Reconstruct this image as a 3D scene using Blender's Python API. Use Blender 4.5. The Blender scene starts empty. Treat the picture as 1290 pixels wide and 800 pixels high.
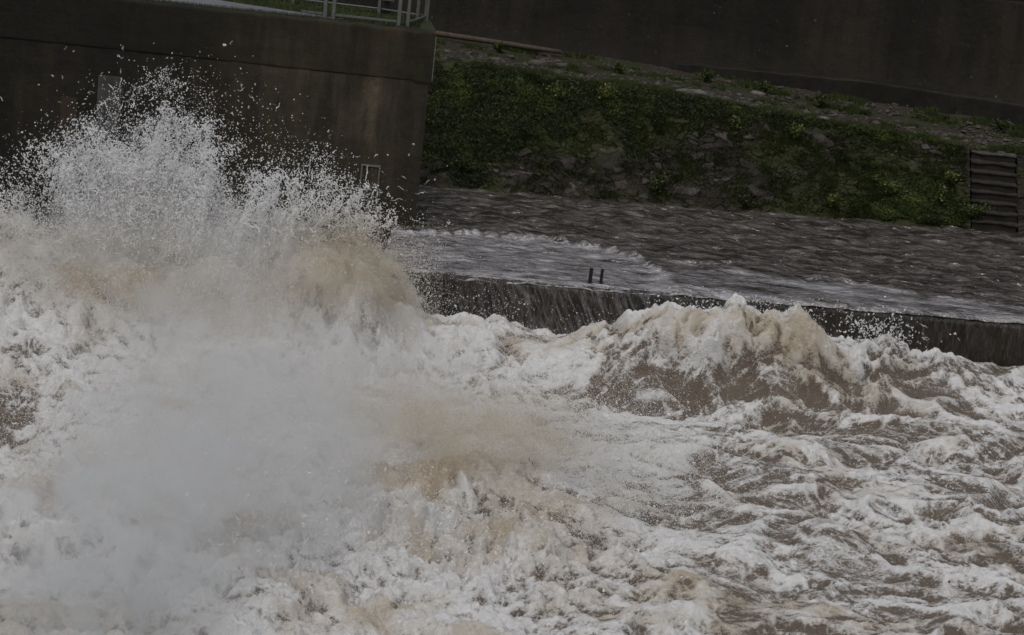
import bpy, math, random
import numpy as np
random.seed(4); rng = np.random.default_rng(11)
C = bpy.context.scene.collection
R = math.radians

# ---------------------------------------------------------------- noise
_p = rng.permutation(256).astype(np.int32); _p = np.concatenate([_p, _p, _p])
_g = rng.normal(size=(256, 3)).astype(np.float32); _g /= np.linalg.norm(_g, axis=1)[:, None]
def pn(x, y, z=0.0):
    """3D gradient noise, about -1..1"""
    x = np.asarray(x, np.float32); y = np.asarray(y, np.float32); z = np.asarray(z, np.float32)
    x, y, z = np.broadcast_arrays(x, y, z)
    sh = x.shape; x = x.ravel(); y = y.ravel(); z = z.ravel()
    xi = np.floor(x).astype(np.int32); yi = np.floor(y).astype(np.int32); zi = np.floor(z).astype(np.int32)
    xf = x - xi; yf = y - yi; zf = z - zi
    u = xf*xf*xf*(xf*(xf*6-15)+10); v = yf*yf*yf*(yf*(yf*6-15)+10); w = zf*zf*zf*(zf*(zf*6-15)+10)
    xi &= 255; yi &= 255; zi &= 255
    def h(a, b, c):
        q = _p[_p[_p[(xi+a) & 255] + ((yi+b) & 255)] + ((zi+c) & 255)]
        G = _g[q]
        return G[:, 0]*(xf-a) + G[:, 1]*(yf-b) + G[:, 2]*(zf-c)
    a = h(0,0,0); a += u*(h(1,0,0)-a)
    b = h(0,1,0); b += u*(h(1,1,0)-b)
    a += v*(b-a)
    c = h(0,0,1); c += u*(h(1,0,1)-c)
    d = h(0,1,1); d += u*(h(1,1,1)-d)
    c += v*(d-c)
    return ((a + w*(c-a))*1.5).reshape(sh)
def fbm(x, y, z=0.0, o=4, g=0.5):
    s = 0; a = 1; t = 0
    for i in range(o):
        s = s + a*pn(x*2**i+i*17.3, y*2**i-i*9.1, z*2**i+i*5.7); t += a; a *= g
    return s/t
def sst(a, b, x):
    t = np.clip((x-a)/(b-a), 0, 1); return t*t*(3-2*t)
def worley(x, y):
    """F1, F2, id for a jittered grid"""
    xi = np.floor(x).astype(np.int32); yi = np.floor(y).astype(np.int32)
    f1 = np.full(x.shape, 9., np.float32); f2 = f1.copy(); idd = np.zeros(x.shape, np.int32)
    for dx in (-1, 0, 1):
        for dy in (-1, 0, 1):
            q = _p[_p[(xi+dx) & 255] + ((yi+dy) & 255)]
            px = xi+dx+0.5+_g[q, 0]*0.42; py = yi+dy+0.5+_g[q, 1]*0.42
            d = np.hypot(px-x, py-y)
            m = d < f1
            f2 = np.where(m, f1, np.minimum(f2, d)); idd = np.where(m, q, idd); f1 = np.where(m, d, f1)
    return f1, f2, idd

# ---------------------------------------------------------------- objects
def tag(o, label=None, cat=None, group=None, kind=None):
    if label: o['label'] = label
    if cat: o['category'] = cat
    if group: o['group'] = group
    if kind: o['kind'] = kind
    return o
def empty(name, loc=(0,0,0), rz=0):
    o = bpy.data.objects.new(name, None); o.location = loc; o.rotation_euler = (0,0,rz); C.objects.link(o); return o
def link(name, me, mat, parent=None, smooth=False):
    o = bpy.data.objects.new(name, me); C.objects.link(o)
    if mat: me.materials.append(mat)
    if smooth: me.shade_smooth()
    if parent: o.parent = parent
    return o
def grid_mesh(name, X, Y, Z, attrs={}):
    """X,Y,Z arrays (ny,nx) -> quad sheet, made fast"""
    ny, nx = X.shape
    me = bpy.data.meshes.new(name)
    me.vertices.add(nx*ny)
    me.vertices.foreach_set('co', np.stack([X, Y, Z], -1).astype(np.float32).ravel())
    i = (np.arange(ny-1)[:, None]*nx + np.arange(nx-1)[None]).ravel()
    q = np.stack([i, i+1, i+1+nx, i+nx], -1).astype(np.int32)
    me.loops.add(q.size); me.loops.foreach_set('vertex_index', q.ravel())
    me.polygons.add(len(q)); me.polygons.foreach_set('loop_start', np.arange(0, q.size, 4, dtype=np.int32))
    for k, v in attrs.items():
        a = me.attributes.new(k, 'FLOAT', 'POINT'); a.data.foreach_set('value', v.astype(np.float32).ravel())
    me.update(calc_edges=True)
    return me
def quads_mesh(name, co, nv=4, attrs={}):
    """co (n,nv,3) loose faces"""
    n = len(co); me = bpy.data.meshes.new(name)
    me.vertices.add(n*nv); me.vertices.foreach_set('co', co.astype(np.float32).ravel())
    me.loops.add(n*nv); me.loops.foreach_set('vertex_index', np.arange(n*nv, dtype=np.int32))
    me.polygons.add(n); me.polygons.foreach_set('loop_start', np.arange(0, n*nv, nv, dtype=np.int32))
    for k, v in attrs.items():
        a = me.attributes.new(k, 'FLOAT', 'POINT'); a.data.foreach_set('value', np.repeat(v.astype(np.float32), nv))
    me.update(calc_edges=True); return me
class MB:
    def __init__(s): s.v = []; s.f = []
    def add(s, vs, fs):
        n = len(s.v); s.v += [tuple(map(float, v)) for v in vs]; s.f += [tuple(i+n for i in f) for f in fs]
    def box(s, x0, x1, y0, y1, z0, z1, b=0.0):
        if b <= 0:
            s.add([(x,y,z) for z in (z0,z1) for y in (y0,y1) for x in (x0,x1)], [(0,2,3,1),(4,5,7,6),(0,1,5,4),(2,6,7,3),(0,4,6,2),(1,3,7,5)])
            return
        # chamfered top edges
        s.add([(x0,y0,z0),(x1,y0,z0),(x1,y1,z0),(x0,y1,z0),(x0,y0,z1-b),(x1,y0,z1-b),(x1,y1,z1-b),(x0,y1,z1-b),(x0+b,y0+b,z1),(x1-b,y0+b,z1),(x1-b,y1-b,z1),(x0+b,y1-b,z1)],
              [(3,2,1,0),(0,1,5,4),(1,2,6,5),(2,3,7,6),(3,0,4,7),(4,5,9,8),(5,6,10,9),(6,7,11,10),(7,4,8,11),(8,9,10,11)])
    def tube(s, pts, r, n=10):
        pts = [np.array(p, float) for p in pts]; m = len(pts); base = len(s.v)
        rr = r if hasattr(r, '__len__') else [r]*m
        for k, p in enumerate(pts):
            d = pts[min(k+1, m-1)]-pts[max(k-1, 0)]; d /= np.linalg.norm(d)
            u = np.cross(d, (0,0,1) if abs(d[2]) < .9 else (1,0,0)); u /= np.linalg.norm(u); w = np.cross(d, u)
            for j in range(n):
                a = 2*math.pi*j/n; s.v.append(tuple(p + rr[k]*(math.cos(a)*u + math.sin(a)*w)))
        for k in range(m-1):
            for j in range(n):
                a = base+k*n+j; b = base+k*n+(j+1) % n; s.f.append((a, b, b+n, a+n))
        s.f.append(tuple(base+j for j in range(n))[::-1]); s.f.append(tuple(base+(m-1)*n+j for j in range(n)))
    def build(s, name, mat, parent=None, smooth=False):
        me = bpy.data.meshes.new(name); me.from_pydata(s.v, [], s.f); me.update(); return link(name, me, mat, parent, smooth)

def roughen(o, amp=.02, cuts=6, f=3., seed=0.):
    import bmesh
    b = bmesh.new(); b.from_mesh(o.data)
    for _ in range(3):
        L = [e for e in b.edges if e.calc_length() > 1.2/cuts]
        if L: bmesh.ops.subdivide_edges(b, edges=L, cuts=1, use_grid_fill=True)
    b.to_mesh(o.data); b.free(); me = o.data
    n = len(me.vertices); c = np.empty(n*3, np.float32); me.vertices.foreach_get('co', c); c = c.reshape(-1, 3)
    c += amp*np.stack([fbm(c[:, 0]*f+seed, c[:, 1]*f, c[:, 2]*f+k*9.1, 3) for k in range(3)], -1)*2
    me.vertices.foreach_set('co', c.ravel()); me.update(); return o
# ---------------------------------------------------------------- materials
def mat(name):
    m = bpy.data.materials.new(name); m.use_nodes = True; nt = m.node_tree; nt.nodes.clear(); return m, nt
class NT:
    def __init__(s, name):
        s.m, s.t = mat(name); s.out = s.n('ShaderNodeOutputMaterial'); s.b = s.n('ShaderNodeBsdfPrincipled'); s.l(s.b.outputs[0], s.out.inputs['Surface'])
        s.geo = s.n('ShaderNodeNewGeometry'); s.pos = s.geo.outputs['Position']
    def n(s, t, **k):
        x = s.t.nodes.new(t)
        for a, v in k.items(): setattr(x, a, v)
        return x
    def l(s, a, b): s.t.links.new(a, b)
    def put(s, sock, v):
        if isinstance(v, (int, float)): sock.default_value = v
        elif isinstance(v, tuple): sock.default_value = v if len(v) == len(sock.default_value) else v + (1,)
        else: s.l(v, sock)
    def scale(s, v, sc):
        x = s.n('ShaderNodeVectorMath', operation='MULTIPLY'); s.put(x.inputs[0], v); x.inputs[1].default_value = sc; return x.outputs[0]
    def noise(s, scale=5, detail=6, rough=.55, vec=None, dist=0, out=0):
        x = s.n('ShaderNodeTexNoise'); s.l(vec or s.pos, x.inputs['Vector']); x.inputs['Scale'].default_value = scale; x.inputs['Detail'].default_value = detail
        x.inputs['Roughness'].default_value = rough; x.inputs['Distortion'].default_value = dist; return x.outputs[out]
    def voro(s, scale=5, vec=None, feature='F1', out='Distance', rand=1):
        x = s.n('ShaderNodeTexVoronoi', feature=feature); s.l(vec or s.pos, x.inputs['Vector']); x.inputs['Scale'].default_value = scale; x.inputs['Randomness'].default_value = rand; return x.outputs[out]
    def ramp(s, f, pts, interp='LINEAR'):
        x = s.n('ShaderNodeValToRGB'); s.put(x.inputs[0], f); e = x.color_ramp.elements; x.color_ramp.interpolation = interp
        while len(e) < len(pts): e.new(.5)
        for k, (p, c) in enumerate(pts):
            e[k].position = p; e[k].color = (c, c, c, 1) if isinstance(c, (int, float)) else tuple(c)+(1,)
        return x.outputs[0]
    def math(s, op, a, b=0., c=None, clamp=False):
        x = s.n('ShaderNodeMath', operation=op, use_clamp=clamp); s.put(x.inputs[0], a); s.put(x.inputs[1], b)
        if c is not None: s.put(x.inputs[2], c)
        return x.outputs[0]
    def mix(s, f, a, b, mode='MIX'):
        x = s.n('ShaderNodeMix', data_type='RGBA', blend_type=mode); s.put(x.inputs[0], f); s.put(x.inputs[6], a); s.put(x.inputs[7], b); return x.outputs[2]
    def attr(s, name):
        x = s.n('ShaderNodeAttribute'); x.attribute_name = name; return x.outputs['Fac']
    def bump(s, h, strength=.5, dist=.05, normal=None):
        x = s.n('ShaderNodeBump'); s.put(x.inputs['Height'], h); x.inputs['Strength'].default_value = strength; x.inputs['Distance'].default_value = dist
        if normal: s.l(normal, x.inputs['Normal'])
        s.l(x.outputs[0], s.b.inputs['Normal']); return x.outputs[0]
    def set(s, **k):
        names = dict(col='Base Color', rough='Roughness', metal='Metallic', spec='Specular IOR Level', sss='Subsurface Weight')
        for a, v in k.items(): s.put(s.b.inputs[names[a]], v)
        return s

def m_basin():
    t = NT('turbid_foaming_water')
    foam = t.attr('foam'); silt = t.attr('silt')
    v1 = t.scale(t.pos, (.8, 1, 1))
    fine = t.noise(26, 7, .68, v1, .8); f2 = t.noise(70, 4, .6, v1, .3)
    def vein(sc, dist, w):
        n = t.noise(sc, 3, .55, v1, dist)
        return t.ramp(t.math('ABSOLUTE', t.math('SUBTRACT', n, .5)), [(0, 1), (w, .35), (w*2.6, 0)])
    v = t.math('ADD', t.math('MULTIPLY', vein(3.3, 2.2, .035), .55), t.math('ADD', t.math('MULTIPLY', vein(8.5, 2.0, .045), .42), t.math('MULTIPLY', vein(21, 1.5, .06), .34)))
    x = t.math('ADD', t.math('MULTIPLY', foam, .90), t.math('MULTIPLY', t.math('SUBTRACT', fine, .5), 1.0))
    x = t.math('ADD', x, t.math('MULTIPLY', t.math('SUBTRACT', f2, .5), .5))
    x = t.math('ADD', x, t.math('MULTIPLY', t.math('SUBTRACT', v, .28), .46))
    fm = t.ramp(x, [(.28, 0), (.46, .28), (.66, .74), (.88, 1)])
    water = t.mix(t.noise(2.2, 3), (.088, .069, .052), (.165, .130, .098))
    white = t.mix(t.noise(9, 5, .6), (.54, .54, .545), (.85, .86, .885))
    tan = t.mix(t.noise(7, 4, .6), (.33, .275, .205), (.58, .515, .42))
    froth = t.mix(silt, white, tan)
    t.set(col=t.mix(fm, water, froth), rough=t.ramp(fm, [(0, .12), (.4, .45), (1, .8)]), spec=.75)
    rip = t.noise(12, 5, .65, v1, .6)
    h = t.math('ADD', t.math('MULTIPLY', fine, .75), t.math('ADD', t.math('MULTIPLY', f2, .3), t.math('ADD', t.math('MULTIPLY', rip, .7), t.math('MULTIPLY', v, .22))))
    t.bump(h, .85, .055)
    return t.m
def m_river():
    t = NT('dark_river_water')
    foam = t.attr('foam')
    v = t.scale(t.pos, (.9, 1.25, 1))
    a = t.noise(3.2, 3, .5, v, .4); b = t.noise(10, 3, .5, v, .3)
    h = t.math('ADD', a, t.math('MULTIPLY', b, .22))
    streak = t.noise(7, 6, .65, t.scale(t.pos, (.35, 2.0, 1)), 1.2)
    x = t.math('ADD', foam, t.math('MULTIPLY', t.math('SUBTRACT', streak, .5), 1.3))
    fm = t.ramp(x, [(.30, 0), (.60, .36), (1.0, 1)])
    water = t.mix(t.ramp(t.noise(2.6, 4, .55, t.scale(t.pos, (.45, 1.5, 1)), .6), [(.40, 0), (.62, 1)]), (.026, .021, .018), (.105, .094, .088))  # paler tone stands in for sky reflection, painted into the water colour
    t.set(col=t.mix(fm, water, (.52, .52, .57)), rough=t.ramp(fm, [(0, .08), (.6, .5)]), spec=.6)
    t.bump(h, 1.0, .17)
    return t.m
def m_concrete(name, base, dark, speck=0., joint=0., moss=0., rust=0., grad=False):
    t = NT(name)
    drip = t.noise(1.7, 6, .62, t.scale(t.pos, (1.6, 1.6, .22)))
    blot = t.noise(.45, 6, .62, dist=.4)
    grit = t.noise(26, 6, .7)
    c = t.mix(t.ramp(blot, [(.36, 0), (.62, 1)]), dark, base)
    wide = t.noise(1.0, 6, .68, t.scale(t.pos, (.9, .9, .12)), .3)
    c = t.mix(t.ramp(wide, [(.40, .8), (.56, 0)]), c, tuple(v*.5 for v in dark))
    c = t.mix(t.ramp(drip, [(.38, .75), (.62, 0)]), c, tuple(v*.45 for v in dark))
    c = t.mix(t.ramp(grit, [(.35, .5), (.7, 0)]), c, tuple(v*.5 for v in dark))
    if rust:
        r = t.noise(1.1, 5, .6, t.scale(t.pos, (1, 1, .5)))
        c = t.mix(t.ramp(r, [(.5, 0), (.68, rust)]), c, (.050, .034, .018))
    if moss:
        r = t.noise(2.3, 6, .7)
        c = t.mix(t.ramp(r, [(.52, 0), (.66, moss)]), c, (.022, .026, .008))
    if speck:
        d = t.voro(2.6); n2 = t.noise(3.0, 3)
        s = t.math('MULTIPLY', t.ramp(d, [(.0, 1), (.05, .8), (.085, 0)]), t.ramp(n2, [(.42, 0), (.6, 1)]))
        d2 = t.voro(7.3); s2 = t.math('MULTIPLY', t.ramp(d2, [(.0, 1), (.07, .6), (.11, 0)]), t.ramp(t.noise(1.4, 3), [(.40, 0), (.62, .8)]))
        sx = t.n('ShaderNodeSeparateXYZ'); t.l(t.pos, sx.inputs[0])
        lo = t.math('ADD', t.math('SUBTRACT', 3.6, sx.outputs[2]), t.math('MULTIPLY', t.noise(2.5, 6, .65, t.scale(t.pos, (1.5, 1.5, .35))), 1.2))
        c = t.mix(t.ramp(t.math('MULTIPLY', lo, .4), [(.35, 0), (.8, .45)]), c, (.036, .031, .027))
        c = t.mix(t.math('MULTIPLY', t.math('MAXIMUM', s, s2), speck), c, (.13, .12, .11))
    if grad:   # darker towards the left, paler at the right-hand corner
        sx = t.n('ShaderNodeSeparateXYZ'); t.l(t.pos, sx.inputs[0])
        g = t.math('ADD', t.math('MULTIPLY', sx.outputs[0], .125), t.math('ADD', 1.15, t.math('MULTIPLY', t.noise(.5, 4), .25)))
        c = t.mix(t.ramp(g, [(.35, .80), (.9, 0)]), c, (.008, .0068, .006))
    t.set(col=c, rough=t.ramp(drip, [(.3, .55), (.7, .9)]), spec=.25)
    t.bump(t.math('ADD', grit, t.math('MULTIPLY', t.noise(5, 5), 1.5)), .55, .02)
    return t.m
def m_stone():
    t = NT('rough_wall_stone')
    cell = t.attr('cell'); j = t.attr('joint'); grn = t.attr('moss')
    c = t.ramp(cell, [(0, (.014, .012, .010)), (.4, (.024, .020, .017)), (.75, (.036, .031, .028)), (.93, (.054, .047, .043)), (1, (.09, .08, .076))])
    c = t.mix(t.ramp(t.noise(5, 7, .7), [(.38, .9), (.60, 0)]), c, (.014, .011, .008))
    c = t.mix(t.math('MULTIPLY', j, .93), c, (.007, .006, .005))
    g = t.math('ADD', grn, t.math('MULTIPLY', t.math('SUBTRACT', t.noise(8, 6, .7), .5), 1.4))
    c = t.mix(t.ramp(g, [(.40, 0), (.66, .92)]), c, t.mix(t.noise(6, 5, .7), (.012, .014, .006), (.040, .048, .013)))
    t.set(col=c, rough=.85, spec=.25); t.bump(t.noise(22, 6, .7), .8, .03); return t.m
def m_soil():
    t = NT('gravelly_soil')
    v = t.voro(13, out='Color'); d = t.voro(13)
    g = t.noise(14, 6, .7)
    c = t.ramp(g, [(.3, (.016, .013, .010)), (.55, (.040, .034, .028)), (.78, (.085, .074, .066))])
    c = t.mix(t.ramp(t.math('ADD', t.noise(1.3, 5, .6), t.math('MULTIPLY', g, .15)), [(.55, 0), (.66, .85)]), c, t.mix(t.noise(20, 4), (.012, .018, .005), (.032, .048, .012)))
    t.set(col=c, rough=.9, spec=.2); t.bump(t.math('ADD', g, t.math('MULTIPLY', d, .6)), .9, .05); return t.m
def m_leaf():
    t = NT('weed_leaves')
    oi = t.math('ADD', t.attr('tint'), t.math('MULTIPLY', t.math('SUBTRACT', t.noise(1.6, 5, .6), .55), .9))
    c = t.ramp(oi, [(0, (.014, .017, .007)), (.4, (.027, .040, .011)), (.75, (.066, .092, .020)), (1, (.15, .15, .042))])
    t.set(col=c, rough=.6, spec=.3); return t.m
def m_simple(name, col, rough=.6, metal=0., var=.35, bump=.3, sc=18):
    t = NT(name); n = t.noise(sc, 6, .65)
    c = t.mix(t.ramp(n, [(.3, 0), (.75, 1)]), tuple(v*(1-var) for v in col), tuple(min(1, v*(1+var)) for v in col))
    t.set(col=c, rough=rough, metal=metal, spec=.35); t.bump(n, bump, .01); return t.m
def m_face():
    t = NT('wet_weir_face')
    st = t.noise(9, 6, .65, t.scale(t.pos, (1.5, 1.5, .18)), .6)
    st2 = t.noise(24, 4, .6, t.scale(t.pos, (1.6, 1.6, .10)), .4)
    blot = t.noise(1.2, 5, .6)
    c = t.mix(t.ramp(blot, [(.35, 0), (.65, 1)]), (.012, .009, .007), (.026, .020, .015))
    c = t.mix(t.ramp(t.math('ADD', t.math('MULTIPLY', st, .6), t.math('MULTIPLY', st2, .4)), [(.50, 0), (.62, .22), (.76, .6)]), c, (.20, .19, .185))
    sx = t.n('ShaderNodeSeparateXYZ'); t.l(t.pos, sx.inputs[0])
    g = t.ramp(t.math('ADD', t.math('MULTIPLY', sx.outputs[0], .1), .35), [(.22, 0), (.38, 1), (.62, 1), (.75, 0)])
    sl = t.n('ShaderNodeMapping'); t.l(t.pos, sl.inputs[0]); sl.inputs['Rotation'].default_value = (0, .45, 0)
    st3 = t.noise(13, 4, .6, t.scale(sl.outputs[0], (1.2, 1.2, .12)), .3)
    c = t.mix(t.math('MULTIPLY', g, t.ramp(st3, [(.46, 0), (.72, .75)])), c, (.22, .21, .21))
    t.set(col=c, rough=t.ramp(st, [(.3, .16), (.7, .45)]), spec=.6); t.bump(t.math('ADD', st, st2), .8, .05); return t.m
def m_drop():
    t = NT('white_water_spray')
    silt = t.attr('silt')
    col = t.mix(silt, (.84, .845, .86), (.62, .55, .44)); t.set(col=col, rough=.5, spec=.4)
    tr = t.n('ShaderNodeBsdfTranslucent'); t.l(col, tr.inputs[0]); mx = t.n('ShaderNodeMixShader'); mx.inputs[0].default_value = .42
    t.l(t.b.outputs[0], mx.inputs[1]); t.l(tr.outputs[0], mx.inputs[2]); t.l(mx.outputs[0], t.out.inputs['Surface']); return t.m
M = dict(basin=m_basin(), river=m_river(), stone=m_stone(), soil=m_soil(), leaf=m_leaf(), face=m_face(), drop=m_drop(),
    pier=m_concrete('stained_pier_concrete', (.170, .142, .095), (.034, .029, .021), rust=.35, grad=True),
    piercap=m_concrete('mossy_cap_concrete', (.085, .070, .046), (.026, .021, .014), moss=.7, grad=True),
    bwall=m_concrete('dark_embankment_concrete', (.036, .030, .023), (.016, .0135, .0105), speck=1.),
    plinth=m_concrete('plinth_concrete', (.030, .026, .022), (.011, .010, .008), moss=.4),
    patch=m_simple('pale_render_patch', (.058, .057, .058), .85, 0, .7, .4, 3), path=m_simple('wet_path_concrete', (.16, .16, .18), .45, sc=6),
    galv=m_simple('galvanised_steel', (.13, .135, .14), .5, .3, .25, .1), black=m_simple('black_steel', (.012, .011, .012), .5),
    wood=m_simple('weathered_timber', (.060, .046, .036), .8, 0, .4, .6, 9), slab=m_simple('pale_stone', (.13, .125, .125), .85, sc=11), grey=m_simple('grey_stone', (.065, .058, .053), .85, 0, .5, .6, 9), cheek=m_concrete('cheek_stone', (.030, .025, .021), (.010, .008, .007), moss=.8),
    step=m_simple('worn_step_stone', (.014, .012, .0095), .85, sc=8), grass=m_simple('short_grass_mat', (.020, .030, .006), .9, sc=30), pale=m_simple('pale_edge_strip', (.13, .12, .10), .6))

# ---------------------------------------------------------------- downstream basin
Z0 = -1.15
def yc(x): return 47.50 + .09*x
def gb(x, y, cx, cy, sx, sy, a=0.):
    ca, sa = math.cos(a), math.sin(a); u = (x-cx)*ca+(y-cy)*sa; v = -(x-cx)*sa+(y-cy)*ca
    return np.exp(-.5*((u/sx)**2+(v/sy)**2))
def ridge(x, y, pts, w_front, w_back):
    """smooth ridge along a polyline of (x, y, height): steep toward the camera (front), gentle at the back"""
    px = np.array([p[0] for p in pts]); py = np.array([p[1] for p in pts]); ph = np.array([p[2] for p in pts])
    yy = np.interp(x, px, py); hh = np.interp(x, px, ph)
    d = y-yy
    w = np.where(d < 0, w_front, w_back)
    return hh*np.exp(-.5*(d/w)**2)
def big(x, y):
    wx = x + .35*pn(x*.6, y*.6, 3.1) + .16*pn(x*1.7, y*1.7, 8.2); wy = y + .4*pn(x*.5, y*.5, 7.7) + .22*pn(x*1.5, y*1.5, 1.2)
    h = ridge(wx, wy, [(-.2, 45.3, 0), (.7, 45.2, .25), (1.6, 45.15, .92), (2.9, 45.0, 1.38), (3.7, 45.1, 1.50), (4.6, 44.95, 1.56), (5.3, 45.2, 1.48), (6.1, 45.5, 1.20), (6.9, 45.8, .98), (7.7, 46.2, .68), (8.6, 46.7, .42), (10, 47, .2)], .62, .75)*(1+.16*pn(x*1.3, y*.3, 19.)+.10*pn(x*3.1, y*.6, 29.))
    h = h + ridge(wx, wy, [(-14, 45, .6), (-9.5, 44.8, 1.2), (-7.5, 44.8, 1.5), (-6.2, 45, 1.3), (-4.6, 44.9, 1.35), (-3.7, 44.7, 1.85), (-2.9, 44.6, 1.85), (-2.2, 44.8, 1.15), (-1.4, 45.1, .62), (-.5, 45.4, .62), (.2, 45.6, .35), (1, 46, 0)], .95, 1.0)
    h = h + .85*gb(wx, wy, -.4, 36.7, 1.35, .75) + .4*gb(wx, wy, -.2, 34.9, 1.3, .5) + .35*gb(wx, wy, -1.6, 38.9, 1.4, .5) + .55*gb(wx, wy, -5.3, 34.3, 1.8, 1.2) + .45*gb(wx, wy, -5.2, 39.2, 1.2, .8) + .3*gb(wx, wy, -2.5, 41.2, 1.6, .9)
    h = h - .65*gb(wx, wy, -8.1, 39.0, .7, 1.1) - .35*gb(wx, wy, 2.6, 43.4, 1.5, .7)
    h = h + .32*gb(wx, wy, 4.9, 40.9, .9, .35) + .30*gb(wx, wy, 3.2, 39.7, 1.0, .3) + .28*gb(wx, wy, 7.3, 42.6, 1.1, .4) + .25*gb(wx, wy, 5.5, 36.6, 1.3, .35) + .3*gb(wx, wy, 2.2, 34.2, 1.0, .35)
    return h, wx, wy
def turb(x, y):   # how violent: 1 on the left, less to the right
    return sst(3.5, -1.5, x + .25*(y-40)*.35)
gx = np.linspace(-12, 13, 1300); gy = np.linspace(28.6, 48.9, 900)
X, Y = np.meshgrid(gx, gy); X = X.astype(np.float32); Y = Y.astype(np.float32)
h, wx, wy = big(X, Y)
T = turb(X, Y)
# choppy ridged swell
def ridged(a, b, s, p=1.6):
    return (1-np.abs(pn(a, b, s)))**p
q1 = pn(X*.9, Y*.9, 5.5)*.5; q2 = pn(X*.9+9, Y*.9, 2.2)*.5
ch = .34*(ridged(wx*.42+q1*.3, wy*.62+q2*.3, 1.3)-.6) + .20*(ridged(wx*.85+q1, wy*1.4+q2, 4.4)-.6)
q3 = pn(X*2.4, Y*2.4, 5.1)*.35; q4 = pn(X*2.4+9, Y*2.4, 6.6)*.35
rgh = .30 + .70*sst(-.25, .35, pn(X*.45, Y*.75, 91.)+.3*pn(X*1.3, Y*1.9, 92.))
ch = ch + rgh*(.092*(ridged(X*1.9+q1*2+q3, Y*3.2+q2*2+q4, 9.1)-.6) + .060*(ridged(X*4+q3*2, Y*6.2+q4*2, 2.7)-.6) + .027*(ridged(X*9+q3*4, Y*14+q4*4, 6.7)-.6)) + .006*pn(X*18, Y*27, 1.1)
# billowing froth
q5 = pn(X*6.1, Y*6.1, 5.9)*.5; q6 = pn(X*6.1+9, Y*6.1, 6.1)*.5
bl = .36*np.abs(pn(wx*.8+q1, wy*.9+q2, 11.2)) + .17*np.abs(pn(wx*1.9+q1+q3, wy*2.3+q4, 12.1)) + .05*np.abs(pn(X*4.2+q3*2+q5, Y*4.6+q4*2+q6, 3.9)) + .045*pn(X*5+q5, Y*6+q6, 3.9) + .028*pn(X*11+q5*2, Y*12+q6*2, 8.8) + .030*(ridged(X*9+q5*3, Y*11+q6*3, 5.8, 2)-.6) + .014*(ridged(X*19+q5*5, Y*23+q6*5, 5.1, 2)-.6)
rough = .45 + .55*sst(.15, .8, h)
boil = gb(X, Y, -.6, 34.6, 2.0, 1.3) + .8*gb(X, Y, -3.2, 44, 1.2, .7) + .5*gb(X, Y, -4.6, 32.3, 1.6, .8)
bl2 = .20*(1-np.abs(pn(X*1.5+q3*1.5, Y*1.9+q4*1.5, 14.2))*1.8)**2*0 + .24*np.abs(pn(X*1.6+q3*1.6, Y*2.0+q4*1.6, 14.2)) + .13*np.abs(pn(X*3.4+q5, Y*4.0+q6, 15.2)) + .06*np.abs(pn(X*7.5+q5*2, Y*8.6+q6*2, 16.2))
H = Z0 + h + boil*(bl2*2.2-.22) + (1-T)*sst(.25, 1.0, h)*(bl2*1.1-.12) + (1-T)*ch*1.0 + T*(bl*1.35-.25 + ch*.45) + sst(.2, .9, h)*(1-T)*(bl-.2)*.7
# keep calm where the water meets the weir sheet on the far right
# roll the crests forward (toward the camera) so they overhang
curl = sst(.35, 1.3, h)*(.5+.5*pn(X*1.3, Y*.4, 3.3))
gyH = np.gradient(H, gy, axis=0)
YD = Y - curl*.42 - .10*np.clip(H-Z0, 0, 1)*bl
XD = X + .06*pn(X*3, Y*3, 7.1)*T
# froth cover
lace = .45*ridged(X*1.6+q1*2+q3, Y*2.2+q2*2, 21.3, 3) + .38*ridged(X*3.7+q1*3+q3*2, Y*4.8+q2*3+q4*2, 23.3, 3) + .25*ridged(X*8.5+q3*5, Y*10+q4*5, 29.3, 3)
patchy = pn(X*.32+q1*.4, Y*.5+q2*.4, 40.2)
crest = sst(.05, .30, ch) 
lap = H - .25*(np.roll(H, 8, 0)+np.roll(H, -8, 0)+np.roll(H, 8, 1)+np.roll(H, -8, 1))
front = sst(.25, 1.3, gyH)*sst(.35, .9, h)      # steep belly of the big roller: brown, little froth
belly = gb(X, Y, 2.4, 43.9, 1.1, .35)*.9 + gb(X, Y, 4.6, 43.9, 1.0, .35)*.6 + gb(X, Y, 7.4, 45.2, .5, .3)*.5
Q1 = pn(X*.55, Y*.8, 71.)*1.1+q1; Q2 = pn(X*.55+5, Y*.8, 72.)*1.1+q2
st1 = ridged(X*1.0+Q1, Y*2.0+Q2*1.3, 73., 8); st2 = ridged(X*2.3+Q1*1.6+q3, Y*4.4+Q2*2+q4, 74., 6); st3 = ridged(X*5.2+Q1*3+q3*3, Y*9.0+Q2*3+q4*3, 75., 5)
strg = np.maximum(np.maximum(st1, st2*.92*(.6+.4*rgh)), st3*.80)
sheet = sst(-.02, .30, pn(X*.6+q1*.9, Y*1.15+q2*.9, 40.2)+.55*pn(X*1.9+q3, Y*3.3+q4, 44.))
foam = -.06 + strg*.74 + sheet*(.16+.50*lace) + crest*.22 + np.clip(lap*7, -.20, .34) + T*.42 - belly*.28 + sst(.5, 1.3, h)*(1-T)*np.clip((bl2-.10)*2.4, -.2, .3) + boil*(.10 + np.clip((bl2-.10)*2.2, -.25, .3)) + .10*pn(X*3, Y*6, 45.)
foam = foam + .34*sst(.75, 1.35, h)*(1-T)
hol = gb(X, Y, -8.1, 39.1, .60, 1.2)
foam = foam - 1.7*hol*(.85+.8*pn(X*2, Y*2, 93.))
foam = np.clip(foam, -.3, 1.4)
silt = .08 + .9*pn(X*.7+q1, Y*1.0+q2, 50.5) + .5*pn(X*2.3, Y*2.8, 51.5)
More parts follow.
